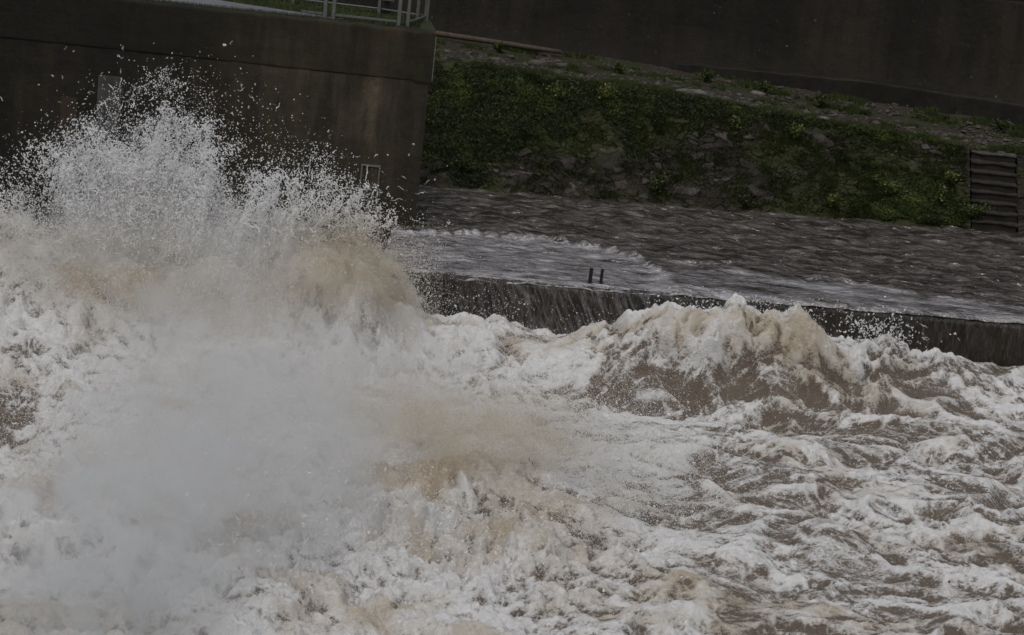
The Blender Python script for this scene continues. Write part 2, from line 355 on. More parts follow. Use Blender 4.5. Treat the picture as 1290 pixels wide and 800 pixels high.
for cx, cy, sx, sy, a in [(-3.1, 44.2, .9, .5, 1.0), (-7.2, 44.2, 1.4, .35, .5), (-.4, 36.3, 1.2, .5, .6), (-5.0, 39.0, .6, .4, .9), (4.2, 44.8, 1.6, .35, .9), (2.2, 45., 1.0, .25, .6), (-.3, 34.4, 1.5, .8, .30), (2.6, 34, 1.1, .5, .45), (-1.2, 45.3, .6, .3, .6)]:
    silt = silt + a*gb(X, Y, cx, cy, sx, sy)
silt = np.clip(silt - .30*sst(.8, 1.2, foam)*(1-T), 0, 1)
me = grid_mesh('basin_water', XD, YD, H, dict(foam=foam, silt=silt))
basin = tag(link('rapids_water', me, M['basin'], smooth=True), kind='structure')

# ---------------------------------------------------------------- spray
P_co = []; P_r = []; P_s = []
def emit(co, r, s):
    P_co.append(np.asarray(co, np.float32)); P_r.append(np.broadcast_to(np.asarray(r, np.float32), (len(co),))); P_s.append(np.broadcast_to(np.asarray(s, np.float32), (len(co),)))
# 1 flecks lifting off every crest
w = (sst(.35, 1.0, foam)*(.15+T) * (.25+sst(.2, 1.2, h)*2.2) * sst(.0, .35, pn(X*1.1, Y*1.1, 61.)+.25)).ravel(); w[~np.isfinite(w)] = 0
cw = np.cumsum(w); n1 = 260000
idx = np.searchsorted(cw, rng.random(n1)*cw[-1])
bx, by, bz = XD.ravel()[idx], YD.ravel()[idx], H.ravel()[idx]
lift = rng.exponential(1, n1)*(.025+.10*T.ravel()[idx])*(.35+1.3*sst(-.1, .5, pn(bx*2.3, by*2.3, 62.)))
co = np.stack([bx+rng.normal(0, .03, n1), by+rng.normal(0, .03, n1)-lift*.2, bz+lift], -1)
emit(co, rng.lognormal(math.log(.0036), .4, n1), silt.ravel()[idx]*.7)
# 2 clumpy spray cloud: profile of the top over x
tx = [-12, -9.6, -8.9, -8.3, -7.8, -7.2, -6.6, -6.1, -5.6, -5.0, -4.4, -3.8, -3.3, -2.8, -2.3, -1.7, -1.2]
tz = [1.0, 1.05, 1.2, 1.75, 2.1, 2.6, 2.9, 2.6, 2.15, 1.8, 1.8, 1.85, 1.7, 1.15, .75, .35, -.2]
ex = [-12, -9.7, -9.3, -8.8, -8.2, -7.8, -7.3, -6.8, -6.4, -6.0, -5.6, -5.0, -4.4, -3.8, -3.2, -2.7, -2.3, -1.8, -1.2]
ez = [.8, .8, .6, .2, .45, 1.25, 1.75, 2.15, 2.15, 1.35, .70, .42, .50, .78, 1.0, .8, .4, 0, -.4]
def cloud(n, xs_, zs_, y0, ysig, r0, seed, fall=.5, thr=.55, soft=.12, f=1.0, over=1.15, rs=.45, thin=0., zlo=-.3):
    """drops gathered in wavy sheets: the noise changes slowly with depth so that clumps and gaps survive"""
    x = rng.uniform(-11.5, -1.2, n); y = rng.normal(y0, ysig, n)
    top = np.interp(x, xs_, zs_) + .28*pn(x*1.7, y*.3, seed) + .20*pn(x*4.5, y*.6, seed+1) + .1*pn(x*11, y, seed+2)
    z = zlo + rng.random(n)*(top*over-zlo+.2)
    q = (z-zlo)/np.maximum(top-zlo, .05)
    wx_ = x + .16*pn(x*2.1, y*.5, z*2.1+seed); wz_ = z + .16*pn(x*2.1, y*.5, z*2.1+seed+40)
    c1 = .5+.5*pn(wx_*1.4*f, y*.4, wz_*1.6*f+seed); c2 = 1-np.abs(pn(wx_*2.6*f, y*.5, wz_*2.6*f+seed*2))*1.6; c3 = 1-np.abs(pn(wx_*6.5*f, y*.9, wz_*6.5*f+seed*3))*1.6
    c4 = 1-np.abs(pn(x*17*f, y*2, z*17*f+seed))*1.6
    c = c1*.30+c2*.28+c3*.27+c4*.15
    t = thr + fall*sst(.15, 1.1, q)
    keep = (rng.random(n) < sst(t-soft, t+soft, c)*(1-thin)) & (q < 1.25) & (rng.random(n) < sst(-1.5, -2.9, x)) & (rng.random(n) > .75*np.exp(-((x+4.7)/.75)**2)*sst(.35, .8, z))
    x, y, z = x[keep], y[keep], z[keep]
    emit(np.stack([x, y, z], -1), np.clip(rng.lognormal(math.log(r0), rs, len(x)), .002, .012), .1)
cloud(2900000, ex, ez, 45.3, .40, .0040, 71., fall=.30, thr=.48, soft=.14, rs=.35)
cloud(1500000, tx, tz, 45.2, .35, .0046, 77., fall=.40, thr=.60, soft=.035, f=.85)
def shreds(nseed, src, m, r0, step, wob=.9, up=.5):
    """short torn strings of water: a random walk of overlapping drops from a seed drop"""
    pts = P_co[src]; k = rng.integers(0, len(pts), nseed); p = pts[k].astype(np.float64)
    d = rng.normal(size=(nseed, 3))*np.array([1, .5, 1])+np.array([0, 0, up]); d /= np.linalg.norm(d, axis=1)[:, None]
    r = r0*rng.lognormal(0, .42, nseed); L = rng.integers(2, m+1, nseed)
    for i in range(m):
        a = L > i
        fr = i/np.maximum(L, 1)
        emit(p[a], np.clip(r*(.55+.45*np.sin(np.pi*np.clip(fr+.1, 0, 1)))*rng.uniform(.45, 1.4, nseed), .0022, .015)[a], .0)
        d += rng.normal(size=(nseed, 3))*wob*.5; d /= np.linalg.norm(d, axis=1)[:, None]
        p += d*(r*step)[:, None]
def streamers(n, seeds, xr, r0, fan=.5, wid=.07, hs=(.55, 1.08), only=None, zb=.0, y0=45.2):
    """fingers of spray: each flies up and outward along a curved path, dense and stringy at its core, torn at its tip"""
    S = []
    for i in range(n):
        x0 = rng.uniform(*xr); th = (x0-(-6.3))*.13*fan*2+rng.normal(0, .22)
        Hh = max(.25, (np.interp(x0+.3*th, tx, tz)-zb)*rng.uniform(*hs)); m = int(seeds*rng.uniform(.5, 1.5)*Hh)
        u = rng.beta(1.4, 1.25, m); z = zb+Hh*(1-(1-u)**1.7); x = x0+math.tan(th)*Hh*u*.9+.10*rng.normal()*u*u
        w_ = wid*(.25+1.3*u)*(.7+.6*rng.random())
        S.append(np.stack([x+rng.standard_t(3, m)*w_*.6, np.full(m, y0)+rng.normal(0, .3)+rng.normal(0, w_, m), z+rng.normal(0, w_*.8, m)], -1))
    P_co.append(np.concatenate(S).astype(np.float32)); k = len(P_co[-1]); P_r.append(np.full(k, r0*.8, np.float32)); P_s.append(np.zeros(k, np.float32))
    return len(P_co)-1
i1 = streamers(85, 260, (-8.05, -5.6), .0052, wid=.085)
i2 = streamers(38, 200, (-5.3, -2.9), .0052, wid=.06, hs=(.5, 1.08))
i3 = streamers(14, 90, (-9.8, -9.0), .005, wid=.07, hs=(.4, .8))
shreds(30000, i1, 6, .0056, 1.3, wob=1.2); shreds(7000, i1, 16, .0050, 1.3, wob=1.); shreds(8500, i2, 6, .0056, 1.3, wob=1.2); shreds(3800, i2, 18, .0052, 1.3, wob=.9); shreds(1500, i3, 8, .0055, 1.3)
shreds(420, i2, 40, .0070, 1.2, wob=.5, up=.2); shreds(300, i1, 26, .0070, 1.2, wob=.6)
shreds(4000, 2, 14, .0055, 1.3)
cloud(260000, tx, tz, 45.2, .7, .0055, 89., fall=.25, thr=.50, soft=.2, over=1.4, rs=.55)
# 3 ballistic strands: chains of drops that thin out as they fly
def jets(n, o, osig, v, vsig, tmin, tmax, m=46, r0=.011, wob=.02):
    O = np.array(o)+rng.normal(size=(n, 3))*np.array(osig); V = np.array(v)+rng.normal(size=(n, 3))*np.array(vsig)
    t0 = rng.uniform(tmin, tmax, n)[:, None]; dt = rng.choice([.006, .02, .04, .09], n, p=[.35, .35, .2, .1])[:, None]*rng.uniform(.6, 1.4, (n, 1))
    u = np.linspace(0, 1, m)[None]; t = t0+dt*u
    p = O[:, None]+V[:, None]*t[..., None]; p[..., 2] -= 4.9*t*t
    ph = rng.random((n, 1))*50
    k = wob*(.5+t)
    p[..., 0] += k*pn(u*3+ph, ph*1., 1.)*2; p[..., 1] += k*pn(u*3+ph, ph, 9.)*2; p[..., 2] += k*pn(u*3+ph, ph, 17.)*2
    rr = r0*rng.lognormal(0, .35, (n, 1))*(.45+.55*np.abs(pn(u*6+ph, ph, 5.))*1.8)*np.exp(-1.1*t)*(.35+.65*np.sin(np.pi*np.clip(u, .02, .98)))
    keep = (pn(u*9+ph*2, ph, 33.) > -.25).ravel()
    emit(p.reshape(-1, 3)[keep], np.clip(rr.ravel()[keep], .002, .02), 0.)
jets(500, (-4.0, 45.0, .5), (.8, .4, .25), (.5, -.3, 4.6), (1.5, .9, 1.1), .12, .5)
jets(360, (-6.6, 45.1, .6), (.9, .4, .4), (-.1, -.2, 6.0), (1.3, .9, 1.3), .15, .6)
jets(200, (-8.4, 45.1, .3), (.9, .4, .3), (-.3, -.2, 4.6), (1.3, .9, 1.2), .12, .6)
jets(200, (-2.5, 44.9, .2), (.4, .3, .2), (.7, -.3, 2.6), (.8, .6, .7), .1, .4, r0=.008)
jets(170, (2.3, 45.0, -.25), (.7, .15, .12), (.1, .1, 1.5), (.6, .4, .6), .05, .3, r0=.009)
jets(420, (4.3, 45.1, .30), (1.1, .2, .12), (.2, .2, 1.1), (.6, .5, .5), .02, .2, r0=.007)
jets(300, (6.75, 45.7, -.15), (.35, .2, .12), (.2, .3, 2.2), (.6, .4, .6), .05, .35, r0=.010)
jets(90, (-.1, 45.8, -.3), (.35, .2, .1), (0, 0, 1.6), (.6, .4, .6), .05, .3, r0=.009)
jets(110, (-1.4, 45.5, -.2), (.5, .3, .1), (.5, 0, 1.7), (.7, .4, .6), .05, .35, r0=.009)
jets(700, (.9, 39.5, -.9), (1.3, 1.5, .1), (.5, -.3, 1.8), (.8, .5, .7), .05, .3, r0=.009)
jets(600, (6.0, 40.5, -1.0), (2.6, 3.2, .1), (0, -.1, 1.0), (.5, .4, .5), .03, .22, r0=.008)
jets(900, (-1.3, 33.6, -.7), (1.8, 1.0, .15), (0, -.2, 1.4), (.7, .5, .6), .03, .3, r0=.007)
# 4 stray single drops
n4 = 9000
x = rng.normal(-6, 2.6, n4); y = rng.normal(45.3, .9, n4); z = .2+rng.beta(1.5, 3, n4)*4.2*np.exp(-((x+6.3)/4.2)**2)
k = (x > -12) & (x < -1.4); emit(np.stack([x, y, z], -1)[k], np.minimum(rng.lognormal(math.log(.006), .45, n4), .013)[k], 0.)
# 5 fine mist-like droplets over the nearer boil
def puff(n, c, s, r0, silt_, thr=.35, seed=1., sc=1.4):
    p = np.array(c)+rng.normal(size=(n, 3))*np.array(s)
    g = .5+.5*fbm(p[:, 0]*sc, p[:, 1]*sc, p[:, 2]*sc+seed, 4)
    k = rng.random(n) < sst(thr, thr+.35, g)
    p = p[k]; emit(p, rng.lognormal(math.log(r0), .4, len(p)), silt_)
puff(150000, (-.4, 37.2, .0), (1.4, .6, .40), .0030, .45, seed=3.)
puff(260000, (-4.6, 35.6, -.3), (2.0, 1.6, .50), .0032, .12, seed=6.)
puff(170000, (-3.0, 39.5, -.3), (2.2, 1.6, .40), .0032, .2, seed=9.)
puff(150000, (1.6, 38.0, -.75), (.9, 1.8, .28), .0034, .15, seed=12.)
puff(90000, (-6.0, 42.5, .1), (2.6, 1.2, .5), .0034, .15, seed=15.)
puff(50000, (-2.7, 44.6, .6), (.9, .6, .35), .0032, .4, seed=18.)
def seeds(n, c, s_):
    P_co.append((np.array(c)+rng.normal(size=(n, 3))*np.array(s_)).astype(np.float32)); P_r.append(np.full(n, .002, np.float32)); P_s.append(np.zeros(n, np.float32)); return len(P_co)-1
sd1 = seeds(600, (-3.6, 33.2, -.1), (1.7, 1.2, .35)); sd2 = seeds(600, (.9, 38.4, -.55), (1.0, 1.6, .22)); sd3 = seeds(400, (-6.8, 37.5, -.2), (.7, 1.2, .3))
shreds(1300, sd1, 9, .0042, 1.3, wob=1.2); shreds(2200, sd2, 9, .0048, 1.3, wob=1.2); shreds(900, sd3, 9, .0045, 1.3, wob=1.2)
co = np.concatenate(P_co); rr = np.concatenate(P_r); ss = np.concatenate(P_s)
for cx, cy, cz, rx, ry, rz_, a in [(-3.0, 44.5, .55, .75, 1.2, .5, .9), (-2.3, 44.5, .1, .6, 1, .4, .5), (-.9, 36.8, .0, .9, 1.3, .35, .6), (.3, 36.6, -.1, .5, 1.3, .3, .6), (-1.9, 36.2, -.3, .8, 1.4, .4, .3), (-4.9, 38.9, -.2, .45, 1.2, .35, .9), (-6.9, 44.6, .1, 1.0, 1.2, .25, .3), (-9., 44.6, .2, 1., 1.2, .3, .3)]:
    ss = ss + a*np.exp(-.5*(((co[:, 0]-cx)/rx)**2+((co[:, 1]-cy)/ry)**2+((co[:, 2]-cz)/rz_)**2))
ss = np.clip(ss, 0, 1)
u_ = rng.random(len(co))
k = ~((co[:, 0] > -1.3) & (co[:, 0] < 2.3) & (co[:, 1] > 44.3) & (co[:, 2] > -.5) & (u_ < .88)); k &= ~((co[:, 0] > 2.2) & (co[:, 1] > 44.3) & (co[:, 2] > .35) & (u_ < .5)); k &= ~((co[:, 0] > -1.6) & (co[:, 1] > 45.75) & (co[:, 2] > -.85) & (np.abs(co[:, 0]-6.8) > .9) & (u_ < .78))      # clear air in front of the weir
k &= ~(u_ < .95*np.exp(-.5*(((co[:, 0]+8.0)/.75)**2+((co[:, 1]-38.8)/1.9)**2)))                                 # hollow at the left
co, rr, ss = co[k], rr[k], ss[k]
print('spray drops', len(co))
me = bpy.data.meshes.new('spray'); me.vertices.add(len(co)); me.vertices.foreach_set('co', co.ravel())
a = me.attributes.new('rad', 'FLOAT', 'POINT'); a.data.foreach_set('value', rr.astype(np.float32))
a = me.attributes.new('silt', 'FLOAT', 'POINT'); a.data.foreach_set('value', ss.astype(np.float32))
me.update()
sp = tag(link('water_spray', me, M['drop']), 'white spray and flying drops thrown up in front of the concrete pier', 'spray', kind='stuff')
ng = bpy.data.node_groups.new('drops', 'GeometryNodeTree')
ng.interface.new_socket('Geometry', in_out='INPUT', socket_type='NodeSocketGeometry'); ng.interface.new_socket('Geometry', in_out='OUTPUT', socket_type='NodeSocketGeometry')
gi = ng.nodes.new('NodeGroupInput'); go = ng.nodes.new('NodeGroupOutput'); mp = ng.nodes.new('GeometryNodeMeshToPoints'); na = ng.nodes.new('GeometryNodeInputNamedAttribute'); sm = ng.nodes.new('GeometryNodeSetMaterial')
na.data_type = 'FLOAT'; na.inputs['Name'].default_value = 'rad'; sm.inputs['Material'].default_value = M['drop']
ng.links.new(gi.outputs[0], mp.inputs['Mesh']); ng.links.new(na.outputs[0], mp.inputs['Radius']); ng.links.new(mp.outputs[0], sm.inputs[0]); ng.links.new(sm.outputs[0], go.inputs[0])
sp.modifiers.new('drops', 'NODES').node_group = ng

# ---------------------------------------------------------------- drifting mist (volume)
def mist(name, c, s, dens, col, label):
    bm = MB(); 
    me = bpy.data.meshes.new(name)
    import bmesh
    b = bmesh.new(); bmesh.ops.create_icosphere(b, subdivisions=3, radius=1.0); b.to_mesh(me); b.free()
    o = link(name, me, None); o.location = c; o.scale = s
    m = bpy.data.materials.new(name+'_air'); m.use_nodes = True; nt = m.node_tree; nt.nodes.clear()
    t = NT.__new__(NT); t.m = m; t.t = nt
    out = t.n('ShaderNodeOutputMaterial'); v = t.n('ShaderNodeVolumePrincipled'); t.l(v.outputs[0], out.inputs['Volume'])
    tc = t.n('ShaderNodeTexCoord'); ob = tc.outputs['Object']
    ln = t.n('ShaderNodeVectorMath', operation='LENGTH'); t.l(ob, ln.inputs[0])
    fall = t.ramp(ln.outputs['Value'], [(.15, 1), (.95, 0)])
    g = t.n('ShaderNodeNewGeometry'); t.pos = g.outputs['Position']
    n = t.noise(1.15, 8, .70, t.scale(g.outputs['Position'], (1, .6, 1.1)), 1.2)
    d = t.math('MULTIPLY', fall, t.ramp(n, [(.42, 0), (.52, .35), (.64, 1)]))
    t.l(t.math('MULTIPLY', d, dens), v.inputs['Density']); v.inputs['Color'].default_value = col+(1,); v.inputs['Anisotropy'].default_value = .2
    me.materials.append(m)
    tag(o, label, 'mist', kind='stuff'); return o
import os
mist('mist', (-3.9, 34.6, -.2), (3.0, 4.0, 1.6), 2.4, (.965, .97, .98), 'pale grey mist hanging low over the near left boil')
mist('mist', (-4.9, 30.6, -.3), (2.6, 2.6, 1.3), 2.6, (.955, .97, .985), 'dense grey mist filling the lower left corner in front of the boil')
mist('mist', (-5.6, 44.3, .15), (4.4, 1.9, 1.5), 2.0, (.975, .965, .95), 'thin mist drifting off the tall splash by the pier')

mist('mist', (-3.6, 39.8, -.15), (4.0, 3.4, 1.25), 1.5, (.975, .97, .965), 'soft white mist spread over the middle of the boil')
mist('mist', (-.45, 37.0, .0), (2.0, 1.5, .85), 2.6, (.95, .90, .81), 'tan tinted mist over the breaking mound in the centre foreground')
mist('mist', (-3.0, 43.9, .45), (1.2, .9, .8), 3.4, (.955, .91, .83), 'tan tinted mist over the rolling wave near the corner of the pier')
# ---------------------------------------------------------------- upstream river
gx2 = np.linspace(-2.6, 26, 900); v2 = np.linspace(0, 1, 300)
X2, V2 = np.meshgrid(gx2, v2); yy0 = yc(X2); Y2 = yy0 - .10 + V2**1.15*(62-yy0)
lipx = [-2.6, -2.2, -1.2, 0, .72, 1.53, 2.33, 2.93, 3.2, 3.6]; lipy = [50.4, 50.45, 50.82, 51.0, 51.1, 50.95, 50.3, 49.15, 47.9, 46.5]
lip = np.interp(X2, lipx, lipy) + .12*pn(X2*1.6, 0*X2, 4.) + .06*pn(X2*5, 0*X2, 4.) + .03*pn(X2*12, Y2, 4.)
sl = np.gradient(lip, gx2, axis=1); d1 = (lip - Y2)/np.sqrt(1+sl*sl)                                    # >0 inside the fast white tongue
arx = [2.6, 2.9, 3.9, 5.2, 6.8, 8.3, 10, 14, 26]; ary = [49.5, 50.3, 50.1, 49.75, 49.95, 49.5, 49.35, 49.9, 51]
arc = np.interp(X2, arx, ary) + .10*pn(X2*2, 0*X2, 9.) + .08*pn(X2*5, 0*X2, 3.)
d2 = arc - Y2
inside = sst(0, .12, d1)*sst(3.5, 2.6, X2)
e1 = np.exp(-(d1/.10)**2)*sst(3.2, 2.7, X2); e2 = np.exp(-(d2/.12)**2)*sst(2.6, 3.6, X2)
in2 = sst(0, .2, d2)*sst(2.3, 3.5, X2)
foam2 = inside*(.50+.22*pn(X2*1.1, Y2*3.5, 14.)) + e1*.50*(.35+1.3*np.abs(pn(X2*2.6, Y2*2, 15.))+.8*pn(X2*7, Y2*7, 16.)) + e2*.35*(.6+.6*pn(X2*1.3, Y2*1.3, 5.)) + in2*.50*(.9+.7*pn(X2*.9, Y2*2.2, 6.)) + .12*pn(X2*.5, Y2*1.5, 8.)*in2
foam2 = foam2 + .45*gb(X2, Y2, 6.5, 50.0, .5, .14)*(.6+1.2*pn(X2*5, Y2*5, 3.))
edge = sst(.5, 0, Y2-yy0)
Z2 = -.05*inside + .09*e1*(.6+.7*pn(X2*4, Y2*4, 2.)) + .05*e2 - .02*edge**2 - .085*np.clip((.03-(Y2-yy0))/.13, 0, 1)**1.6 + .06*gb(X2, Y2, 6.5, 50.0, .5, .2)
Z2 = Z2 + (.5+.5*sst(49, 51, Y2))*1.5*(.045*pn(X2*1.1, Y2*1.9, 3.)+.028*pn(X2*2.7+.3*Y2, Y2*4.4, 5.)+.014*pn(X2*6, Y2*9, 7.)) + .012*inside*pn(X2*2, Y2*8, 1.)
me = grid_mesh('river', X2, Y2, Z2+.0, dict(foam=foam2))
tag(link('river_water', me, M['river'], smooth=True), kind='structure')
# river left of and behind the pier
gx3 = np.linspace(-30, -2.61, 200); gy3 = np.linspace(53.7, 62, 60); X3, Y3 = np.meshgrid(gx3, gy3)
me = grid_mesh('river_back', X3, Y3, .0+.02*pn(X3*2, Y3*3, 1.), dict(foam=X3*0))
tag(link('river_water', me, M['river'], smooth=True), kind='structure')

# ---------------------------------------------------------------- weir
weir = empty('weir', (4, 48, -3)); tag(weir, 'low dark concrete weir with thin streaks of water running down its face', 'weir')
prof = [(.35, -.25), (.12, -.15), (.0, -.09), (-.07, -.11), (-.11, -.19), (-.14, -.42), (-.18, -.75), (-.24, -1.1), (-.34, -1.6), (-.6, -3.2)]
xs = np.linspace(-2.5, 26, 420)
XX, KK = np.meshgrid(xs, np.linspace(0, len(prof)-1, 70))
py_ = np.interp(KK, range(len(prof)), [p[0] for p in prof]); pz_ = np.interp(KK, range(len(prof)), [p[1] for p in prof])
me = grid_mesh('weir_face', XX-4, yc(XX)+py_-48+.02*pn(XX*3, pz_*2, 5.)+.015*pn(XX*9, pz_*2, 6.), pz_+3+.012*pn(XX*4, KK*0, 6.))
link('face', me, M['face'], weir, True)
mb = MB()
for a, b in ((-2.5, 26),):
    mb.add([(a-4, yc(a)-48+.3, 0), (b-4, yc(b)-48+.3, 0), (b-4, yc(b)-48+1.2, 0), (a-4, yc(a)-48+1.2, 0), (a-4, yc(a)-48+.3, 2.8), (b-4, yc(b)-48+.3, 2.8), (b-4, yc(b)-48+1.2, 2.8), (a-4, yc(a)-48+1.2, 2.8)], [(3,2,1,0),(0,1,5,4),(1,2,6,5),(2,3,7,6),(3,0,4,7),(4,5,6,7)])
mb.build('core', M['plinth'], weir)
for (x, y, dx, lab) in ((1.41, 47.70, .02, 'taller black steel stub standing on the weir crest, left of the pair'), (1.62, 47.73, .03, 'thinner black steel stub standing on the weir crest, right of the pair')):
    mb = MB(); w_ = .034 if x < 1.5 else .028
    mb.box(-w_, w_, -.035, -.022, -.2, .25); mb.box(-w_, w_, .022, .035, -.2, .24); mb.box(-.012, .012, -.022, .022, -.2, .245)
    o = mb.build('steel_stub', M['black']); o.location = (x, y, -.01); o.rotation_euler = (0, R(1), 0); tag(o, lab, 'post', 'steel stubs on the weir crest')

# ---------------------------------------------------------------- pier
pier = empty('concrete_pier', (-2.15, 50.9, -3)); tag(pier, 'tall stained concrete pier rising from the spray on the left', 'pier')
def wall_sheet(name, x0, x1, z0, z1, y, nx, nz, amp, m, parent, off):
    A, B = np.meshgrid(np.linspace(x0, x1, nx), np.linspace(z0, z1, nz))
    D = y + amp*fbm(A*2.2, B*2.2, 3., 5, .6)
    D[0] = D[0]
    me = grid_mesh(name, A-off[0], D-off[1], B-off[2]); return link(name, me, m, parent, True)
off = (-2.15, 50.9, -3)
mb = MB()
mb.add([(-22,.03,0),(0,.03,0),(-.35,2.7,0),(-22,2.7,0),(-22,.03,5.97),(0,.03,5.97),(-.35,2.7,5.97),(-22,2.7,5.97)], [(3,2,1,0),(0,1,5,4),(1,2,6,5),(2,3,7,6),(3,0,4,7),(4,5,6,7)]); mb.build('body', M['pier'], pier)
wall_sheet('front_face', -24, -2.15, -3, 2.985, 50.90, 700, 200, .018, M['pier'], pier, off)
# upper lift stands a little proud, with a rough arris
A, K = np.meshgrid(np.linspace(-24, -2.10, 900), np.linspace(0, 1, 90))
pr = np.interp(K, [0, .03, .06, .86, .93, 1.0], [0.0, -.012, -.016, -.012, -.0, .30]); zz = np.interp(K, [0, .03, .06, .86, .93, 1.0], [2.965, 2.97, 2.99, 3.93, 3.975, 3.985])
Dd = 50.9+pr+.012*fbm(A*2.5, zz*2.5, 8., 5, .6) ; Zz = zz+.015*fbm(A*4, pr*4, 9., 4)*sst(.7, .95, K)
me = grid_mesh('upper_lift', A-off[0], Dd-off[1], Zz-off[2]); link('upper_lift', me, M['piercap'], pier, True)
mb = MB()
mb.add([(-.3,-.03,5.96),(.05,-.03,5.96),(-.30,2.7,5.96),(-.6,2.7,5.96),(-.3,.0,6.965),(.05,.0,6.965),(-.30,2.7,6.965),(-.6,2.7,6.965)], [(3,2,1,0),(0,1,5,4),(1,2,6,5),(2,3,7,6),(3,0,4,7),(4,5,6,7)]); mb.build('end_cap', M['piercap'], pier)
mb = MB(); mb.box(.052, .068, -.03, -.01, 6.0, 6.9); mb.build('edge_strip', M['pale'], pier)
# pale patches, drain frame
mb = MB(); mb.box(-6.62, -6.14, -.03, .0, 3.6, 5.42); mb.build('render_patch', M['patch'], pier)
mb = MB(); mb.box(-7.35, -7.02, -.026, .0, 3.2, 4.9); mb.build('render_patch', m_simple('brown_render_patch', (.035, .026, .018), .85, sc=6), pier)
fr = MB()
fr.box(-1.20, -1.17, -.05, -.0, 3.15, 4.17); fr.box(-.84, -.81, -.05, -.0, 3.15, 4.17); fr.box(-1.17, -.84, -.05, -.0, 4.14, 4.17); fr.build('slot_frame', M['pale'], pier)
mb = MB(); mb.box(-1.165, -.845, -.022, .0, 3.15, 4.135); mb.build('slot_plate', M['pier'], pier)
# top surface of the pier
mb = MB(); mb.add([(-24,51.19,3.972),(-2.12,51.19,3.972),(-2.45,53.6,3.972),(-24,53.6,3.972)], [(0,1,2,3)]); 
tag(mb.build('grass', M['grass']), 'short wet grass on top of the concrete pier', 'grass', kind='stuff')
mb = MB(); mb.add([(-24, 51.25, 3.977), (-8.0, 51.25, 3.977), (-4.2, 51.3, 3.977), (-4.0, 51.45, 3.977), (-8.5, 52.9, 3.977), (-24, 52.9, 3.977)], [(0,1,2,3,4,5)])
tag(mb.build('path', M['path']), kind='structure')
# grass blades on the pier top
n = 26000; bx_ = rng.uniform(-9, -2.45, n); by_ = rng.uniform(51.0, 53.5, n); hh_ = rng.uniform(.02, .06, n); an = rng.uniform(0, 6.28, n)
k = (by_ < 51.42) | (by_ > 52.9) | (bx_ > -4.1) | (by_ > 51.45+(-4.-bx_)*.32); bx_, by_, hh_, an = bx_[k], by_[k], hh_[k], an[k]; n = len(bx_)
tri = np.zeros((n, 3, 3)); tri[:, 0] = np.stack([bx_-.006*np.cos(an), by_-.006*np.sin(an), np.full(n, 3.97)], -1); tri[:, 1] = np.stack([bx_+.006*np.cos(an), by_+.006*np.sin(an), np.full(n, 3.97)], -1)
tri[:, 2] = np.stack([bx_+rng.normal(0, .02, n), by_+rng.normal(0, .02, n), 3.97+hh_], -1)
tag(link('grass_blades', quads_mesh('blades', tri, 3, dict(tint=rng.random(n)*.8)), M['leaf']), 'green blades of grass along the pier top', 'grass', kind='stuff')

# railing
rail = empty('railing', (-4.3, 51.25, 3.97)); tag(rail, 'galvanised steel railing around the corner of the pier top', 'railing')
def rp(name, fn):
    mb = MB(); fn(mb); o = mb.build(name, M['galv'], rail); return o
def post(mb, x, y, w=.04, d=.05, z=1.15):
    mb.box(x-w, x+w, y-d, y-d+.012, 0, z); mb.box(x-w, x-w+.012, y-d+.012, y+d, 0, z); mb.box(x+w-.012, x+w, y-d+.012, y+d, 0, z)
for x, y, w_ in ((-.07, 0, .035), (.10, 0, .035), (1.42, 0, .035), (1.60, .02, .03), (1.90, 1.25, .045), (1.72, 1.25, .03), (.9, 1.6, .03), (-.9, 1.75, .03), (-2.6, 1.75, .03)):
    rp('post', lambda mb: post(mb, x, y, w_))
for zz_ in (.10, .60, 1.10):
    rp('rail', lambda mb: mb.box(.14, 1.38, -.02, .02, zz_-.02, zz_+.02))
    rp('rail', lambda mb: mb.box(-2.4, -.12, -.02, .02, zz_-.02, zz_+.02) if zz_ > .2 else mb.box(-.55, -.12, -.02, .02, zz_-.02, zz_+.02))
    rp('rail', lambda mb: mb.tube([(1.62, .06, zz_), (1.88, 1.2, zz_)], .022))
    rp('rail', lambda mb: mb.tube([(1.84, 1.27, zz_), (.9, 1.66, zz_), (-.9, 1.82, zz_), (-2.9, 1.82, zz_)], .018))
mb = MB(); mb.box(-.012, .012, .03, .09, .0, 1.0); mb.tube([(0, .05, .9), (0, -.05, .9)], .05, 12)
cab = empty('control_box', (-3.25, 52.95, 3.972)); tag(cab, 'small grey steel control box on the pier top behind the railing', 'cabinet')
mb = MB(); mb.box(-.14, .14, -.08, .08, .28, .75, .02); mb.build('housing', M['galv'], cab)
mb = MB(); mb.box(-.05, .05, -.04, .04, .0, .277); mb.build('stand', M['black'], cab)
mb = MB(); mb.box(-.115, .115, -.088, -.082, .31, .71); mb.build('door', M['pale'], cab)

